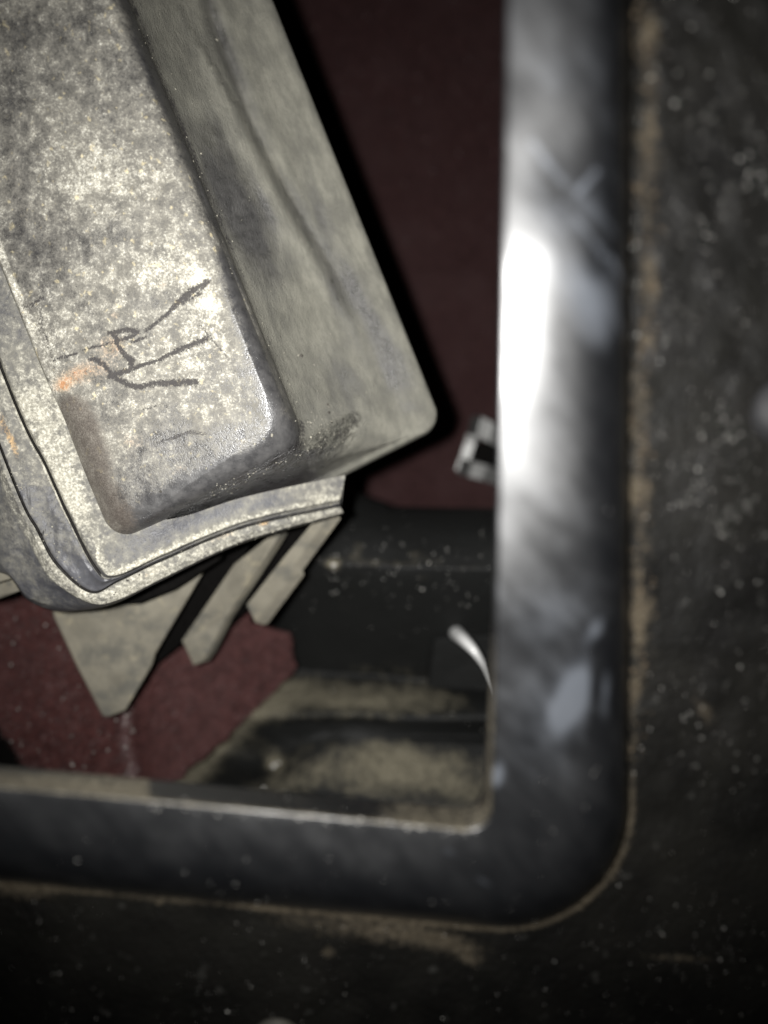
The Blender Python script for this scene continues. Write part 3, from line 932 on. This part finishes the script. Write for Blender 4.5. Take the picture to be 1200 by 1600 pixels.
# pale dust specks lying on the panel and the surround
sp = []
gt = bvh(bpy.data.objects['grained_panel'])
st = bvh(bpy.data.objects['surround'])
vn1 = lambda y: 0.5 + 0.5 * float(vnoise(np.array([0.0]), np.array([y]), 40, 71)[0])
clus = [(random.uniform(1020, 1230), random.uniform(-20, 1250), random.uniform(15, 70)) for _ in range(26)] + [(random.uniform(0, 1200), random.uniform(1400, 1620), random.uniform(20, 70)) for _ in range(16)]
for _ in range(2200):
    if random.random() < 0.5:
        cx, cy, cr = random.choice(clus)
        x, y = random.gauss(cx, cr), random.gauss(cy, cr)
    else:
        x, y = random.uniform(-40, 1240), random.uniform(-40, 1640)
    a, b = hit(gt, x, y), hit(st, x, y)
    if a is None and b is None:
        continue
    r = 0.000034 * math.exp(random.gauss(0, 0.55))
    if b is not None and (a is None or b < a):
        if y < 1180 and random.random() < 0.97:
            continue
        if random.random() < 0.45:
            continue
        sp.append((x, y, b, min(r, 0.00009)))
    else:
        sp.append((x, y, a, min(r * (0.8 if y > 1250 else 1.15), 0.00015)))
for _ in range(90):
    x = random.uniform(230, 745)
    y = 1256 + (x - 240) * 0.089 + random.gauss(0, 4)
    b = hit(st, x, y)
    if b:
        sp.append((x, y, b, random.uniform(0.00003, 0.00011)))
clump = []
for _ in range(420):
    y = random.uniform(-20, 1200)
    x = 1010 - 16 * max(0, (y - 500) / 600) + random.gauss(0, 11)
    if y > 560 and random.random() < 0.3:
        x -= random.uniform(5, 28)
    if vn1(y) < 0.25 and random.random() < 0.7:
        continue
    a, b = hit(gt, x, y), hit(st, x, y)
    if a and (b is None or a < b):
        clump.append((x, y, a, 0.00016 * math.exp(random.gauss(0, 0.5))))
crumbs('dirt_clumps', clump, M_brown, panel)
crumbs('dust_specks', sp, M_speck, panel)

# ------------------------------------------------------------------ black moulded bracket below the opening
bracket = empty('bracket', tuple(at(620, 1100, 0.175)), 'black moulded plastic bracket with dusty stepped ledges below the opening', 'bracket')
rowsk = [
    [(600, 790, .190), (610, 800, .190), (640, 806, .190), (700, 806, .190), (1050, 806, .190)],
    [(550, 764, .170), (568, 778, .168), (606, 790, .166), (655, 796, .165), (1050, 800, .165)],
    [(541, 757, .160), (560, 771, .158), (600, 786, .156), (650, 794, .155), (1050, 799, .155)],
    [(512, 800, .152), (540, 812, .149), (600, 822, .147), (690, 826, .147), (1050, 830, .147)],
    [(484, 856, .146), (516, 868, .143), (600, 874, .142), (690, 878, .142), (1050, 884, .142)],
    [(452, 884, .150), (500, 890, .1435), (600, 894, .1420), (690, 898, .142), (1050, 904, .142)],
    [(420, 940, .156), (480, 948, .151), (600, 952, .148), (690, 956, .148), (1050, 960, .148)],
    [(400, 1010, .166), (470, 1030, .161), (600, 1040, .158), (690, 1044, .158), (1050, 1050, .158)],
    [(420, 1052, .164), (470, 1056, .162), (590, 1060, .160), (690, 1066, .160), (1050, 1070, .160)],
    [(350, 1090, .158), (440, 1092, .156), (560, 1096, .153), (680, 1100, .153), (1050, 1102, .153)],
    [(300, 1118, .155), (420, 1118, .153), (550, 1116, .150), (680, 1122, .150), (1050, 1124, .150)],
    [(290, 1132, .160), (410, 1136, .155), (540, 1130, .1518), (680, 1138, .1518), (1050, 1140, .157)],
    [(280, 1158, .164), (405, 1172, .1578), (520, 1150, .1525), (660, 1150, .1525), (1050, 1160, .160)],
    [(270, 1184, .158), (400, 1200, .156), (500, 1176, .151), (640, 1160, .151), (1050, 1176, .151)],
    [(250, 1235, .150), (390, 1235, .149), (500, 1225, .147), (640, 1220, .147), (1050, 1226, .147)],
    [(230, 1300, .146), (380, 1300, .145), (500, 1296, .143), (640, 1296, .143), (1050, 1300, .143)],
    [(230, 1420, .150), (380, 1420, .150), (500, 1420, .150), (640, 1420, .150), (1050, 1420, .150)]]
K = np.array([crom(np.array(r, float), 22) for r in rowsk])
BR = crom(K, 7)
X, Y = BR[..., 0], BR[..., 1]
BR[..., 2] += 0.0006 * vnoise(X, Y, 90, 31) + 0.0003 * vnoise(X, Y, 30, 32)
bd = 0.0 + blobs(X, Y, [(620, 880, 120, 7, 2, .30), (520, 882, 12, 8, 0, .95), (560, 860, 12, 16, 40, .3), (650, 866, 26, 8, 10, .35), (640, 905, 90, 5, 3, .2), (660, 920, 6, 5, 0, .4),
                        (560, 1090, 160, 26, 2, .75), (700, 1090, 60, 22, 0, .35), (430, 1100, 40, 30, -20, .45), (540, 1098, 60, 8, 2, .25), (470, 1070, 30, 14, 0, .3),
                        (620, 1205, 150, 46, 3, .85), (600, 1168, 40, 14, -10, .35), (330, 1165, 70, 26, -38, .95), (300, 1210, 40, 24, -30, .7), (385, 1110, 50, 26, -30, .7), (440, 1230, 60, 26, -20, .5), (430, 1192, 14, 10, -30, .9), (730, 1250, 40, 40, 0, .25)])
bd -= 0.35 * np.exp(-(seg_dist(X, Y, [(430, 1150), (470, 1140), (560, 1136), (700, 1146), (900, 1160)]) / 14) ** 2)
bd += blobs(X, Y, [(560, 1128, 130, 16, 2, .22), (420, 1168, 40, 20, -20, .25), (640, 1050, 130, 14, 2, .22)])
bd -= blobs(X, Y, [(730, 1040, 42, 50, 0, .8)])
build('moulding', at(X, Y, BR[..., 2]), grid_faces(*X.shape), M_bracket, bracket, dict(dust=bd))
slab('stop_block', [(678, 1000, .150), (668, 1074, .154), (800, 1082, .154), (800, 992, .150)], 0.012, M_bracket, bracket)
bl = []
tb = bvh(bpy.data.objects['moulding'])
for _ in range(150):
    x, y = random.uniform(470, 770), random.gauss(885, 30)
    if random.random() < .4:
        x, y = random.uniform(400, 770), random.uniform(830, 1260)
    d = hit(tb, x, y)
    if d:
        bl.append((x, y, d, random.uniform(0.00006, 0.00018)))
bl += [(x, y, hit(tb, x, y) or .15, r) for x, y, r in [(522, 883, .0006), (428, 1198, .0007), (436, 1192, .0005), (412, 1232, .0004), (660, 921, .0003), (670, 880, .0003)]]
crumbs('dust_specks', bl, M_speck, bracket)

# ------------------------------------------------------------------ bent wire and spring clip
def tube(name, pts, rad, material, parent=None, n=12, end=1.0):
    P = crom(np.array([at(*p) for p in pts]), 12)
    V, Fc = [], []
    for i, p in enumerate(P):
        tg = P[min(i + 1, len(P) - 1)] - P[max(i - 1, 0)]
        tg /= np.linalg.norm(tg)
        a = np.cross(tg, [0, 0, 1.0]); a /= np.linalg.norm(a)
        b = np.cross(tg, a)
        r = rad * (1 + (end - 1) * min(1, i / (0.55 * len(P)))) * (1 if 1 < i < len(P) - 1 else (0.45, 0.8)[i % 2])
        for j in range(n):
            V.append(p + r * (math.cos(j * 2 * math.pi / n) * a + math.sin(j * 2 * math.pi / n) * b))
    for i in range(len(P) - 1):
        for j in range(n):
            j2 = (j + 1) % n
            Fc.append([i * n + j, i * n + j2, (i + 1) * n + j2, (i + 1) * n + j])
    Fc += [list(range(n))[::-1], [(len(P) - 1) * n + j for j in range(n)]]
    return build(name, V, Fc, material, parent)


w = tube('bent_wire', [(712, 988, .152), (724, 999, .1455), (740, 1016, .1425), (754, 1037, .1430), (764, 1058, .1450), (774, 1080, .148), (786, 1110, .152)], 0.0015, M_wire, end=0.22)
w['label'] = 'short bright bent wire catching the light beside the surround'
w['category'] = 'wire'

clip = empty('spring_clip', tuple(at(750, 700, 0.178)), 'small metal spring clip with a square hole, half hidden behind the surround', 'clip')
def strip(name, pts, wd, thick, mat_, parent):
    """folded sheet strip: centre line points (px,py,d), width vector in px"""
    a = np.array([at(p[0] - wd[0] / 2, p[1] - wd[1] / 2, p[2]) for p in pts])
    b = np.array([at(p[0] + wd[0] / 2, p[1] + wd[1] / 2, p[2]) for p in pts])
    dz = np.array([0, 0, -thick])
    V = np.vstack([a, b, a + dz, b + dz]); k = len(pts); Fc = []
    for i in range(k - 1):
        Fc += [[i, i + 1, k + i + 1, k + i], [2 * k + i, 3 * k + i, 3 * k + i + 1, 2 * k + i + 1], [i, 2 * k + i, 2 * k + i + 1, i + 1], [k + i, k + i + 1, 3 * k + i + 1, 3 * k + i]]
    Fc += [[0, k, 3 * k, 2 * k], [k - 1, 3 * k - 1, 4 * k - 1, 2 * k - 1]]
    return build(name, V, Fc, mat_, parent, smooth=False)
strip('upper_leaf', [(734, 664, .176), (748, 666, .1715), (768, 676, .170), (800, 690, .172), (840, 700, .176)], (-9, 30), 0.0006, M_steel, clip)
strip('lower_leaf', [(718, 728, .1735), (735, 733, .1705), (758, 739, .1715), (790, 748, .174), (840, 756, .177)], (-7, 24), 0.0006, M_steel, clip)
strip('spine', [(742, 664, .177), (735, 690, .176), (727, 715, .1755), (719, 736, .175)], (15, 5), 0.0006, M_steel, clip)
slab('socket', [(742, 690, .181), (732, 726, .181), (800, 745, .181), (800, 690, .181)], 0.003, M_dark, clip)

# ------------------------------------------------------------------ carpet
def carpet_patch(name, corners, depthf, nx, ny, material, fuzzf, fibres, flen, fw, clipf=None):
    u = np.linspace(0, 1, nx)[None, :]
    v = np.linspace(0, 1, ny)[:, None]
    c = np.array(corners, float)
    X = (1 - u) * (1 - v) * c[0][0] + u * (1 - v) * c[1][0] + u * v * c[2][0] + (1 - u) * v * c[3][0]
    Y = (1 - u) * (1 - v) * c[0][1] + u * (1 - v) * c[1][1] + u * v * c[2][1] + (1 - u) * v * c[3][1]
    Dp = depthf(X, Y)
    V = at(X, Y, Dp)
    fz = fuzzf(X, Y)
    fq = grid_faces(ny, nx)
    if clipf is not None:
        ok = clipf(X, Y).ravel()
        fq = fq[ok[fq].all(1)]
    o = build(name, V, fq, material, None, dict(fuzz=fz))
    fx = rng.uniform(0, 1, fibres)
    fy = rng.uniform(0, 1, fibres)
    c0 = (1 - fx) * (1 - fy) * c[0][0] + fx * (1 - fy) * c[1][0] + fx * fy * c[2][0] + (1 - fx) * fy * c[3][0]
    c1 = (1 - fx) * (1 - fy) * c[0][1] + fx * (1 - fy) * c[1][1] + fx * fy * c[2][1] + (1 - fx) * fy * c[3][1]
    keep = (c0 > -60) & (c0 < 860) & (c1 > -60) & (c1 < 1340)
    if clipf is not None:
        keep &= clipf(c0, c1)
    c0, c1 = c0[keep], c1[keep]
    k = len(c0)
    base = at(c0, c1, depthf(c0, c1))
    an = rng.uniform(0, 6.283, k)
    ln = flen * rng.uniform(0.5, 1.3, k)
    tilt = rng.uniform(0.15, 0.95, k)
    tip = base + np.stack([np.cos(an) * ln * tilt, np.sin(an) * ln * tilt, ln * np.sqrt(1 - tilt ** 2)], -1)
    side = np.stack([-np.sin(an), np.cos(an), np.zeros(k)], -1) * (fw / 2)
    Vf = np.stack([base - side, base + side, tip], 1).reshape(-1, 3)
    Ff = np.arange(3 * k).reshape(-1, 3)
    p = build('pile', Vf, Ff, M_fibre, o, smooth=False)
    p['kind'] = 'stuff'
    return o


cd = lambda X, Y: 0.1960 - 0.006 * sstep(300, 800, Y) + 0.0012 * vnoise(X, Y, 160, 41) + 0.0004 * vnoise(X, Y, 40, 42)
car = carpet_patch('carpet', [(-900, -900), (1500, -900), (1500, 1900), (-900, 1900)], cd, 240, 280, M_carpet, lambda X, Y: X * 0, 150000, 0.0011, 0.00016)
car['kind'] = 'structure'
car['label'] = 'maroon carpet lying under the housing and behind the black bracket'

def flapd(X, Y):
    base = 0.1440 + 0.00003 * (X - 150) * (X > 150) + 0.00001 * (1000 - Y)
    fx = 190 + (Y - 1090) * 0.13
    fold = np.exp(-((X - fx) / 16) ** 2) * sstep(1060, 1130, Y)
    d = base - 0.0016 * fold + 0.0022 * sstep(0, 60, X - fx) * sstep(1000, 1150, Y)
    corner = np.clip(((70 - X) * 0.72 + (Y - 1195) * 0.9) / 90, 0, 2)      # rolls away at the lower left
    return d + 0.022 * corner ** 2 + 0.0008 * vnoise(X, Y, 70, 51) + 0.0003 * vnoise(X, Y, 18, 52)

def flapf(X, Y):
    return np.clip(1.3 * seg_dist(X, Y, [(203, 1096), (194, 1145), (202, 1185), (214, 1230)], [13, 10, 12, 12]) * (0.55 + 0.45 * vnoise(X, Y, 12, 53)), 0, 1) + 0.20 * sstep(200, 260, X)

def flapkeep(X, Y):
    wob = 5 * vnoise(X, Y, 16, 54) + 3 * vnoise(X, Y, 6, 55)
    edge = (0.93 * X + Y < 1480 + 1.1 * wob) & (X < 460 - np.maximum(0, (1010 - Y) / 9.0) ** 2 * 0.4 + 0.7 * wob)
    return edge & (Y < 1142 + 1.5 * X + wob) & ~((X > 392) & (Y < 972 + 0.28 * (X - 392) + 0.3 * wob))


flap = carpet_patch('carpet_flap', [(-260, 700), (500, 860), (500, 1090), (-260, 1780)], flapd, 330, 300, M_flap, flapf, 170000, 0.0007, 0.00010, flapkeep)
sk = []
for _ in range(150):
    x, y = random.uniform(0, 210), random.uniform(950, 1230)
    if random.random() < 0.3:
        x, y = random.gauss(203, 7), random.uniform(1098, 1225)
    if flapkeep(np.array([x]), np.array([y]))[0]:
        sk.append((x, y, float(flapd(np.array([x]), np.array([y]))[0]) - 0.0045, 0.00009 * math.exp(random.gauss(0, 0.45))))
crumbs('sparkle_specks', sk, M_speck, flap)  # pale specks added for the sparkle of the pile
flap['label'] = 'folded maroon carpet edge with a pale creased seam below the fins'
flap['category'] = 'carpet edge'
slab('dark_fill', [(-300, 900, .156), (60, 1000, .156), (200, 1330, .162), (-300, 1400, .162)], 0.003, M_dark, flap)  # black slab added for the darkness past the carpet's edge
so = flap.modifiers.new('thickness', 'SOLIDIFY')
so.thickness = 0.0035
so.offset = 1.0

# the dark void under everything
V = np.array([(-2, -2, -0.03), (2, -2, -0.03), (2, 2, -0.03), (-2, 2, -0.03)])
fl = build('floor', V, np.array([[0, 1, 2, 3]]), M_dark)
fl['kind'] = 'structure'
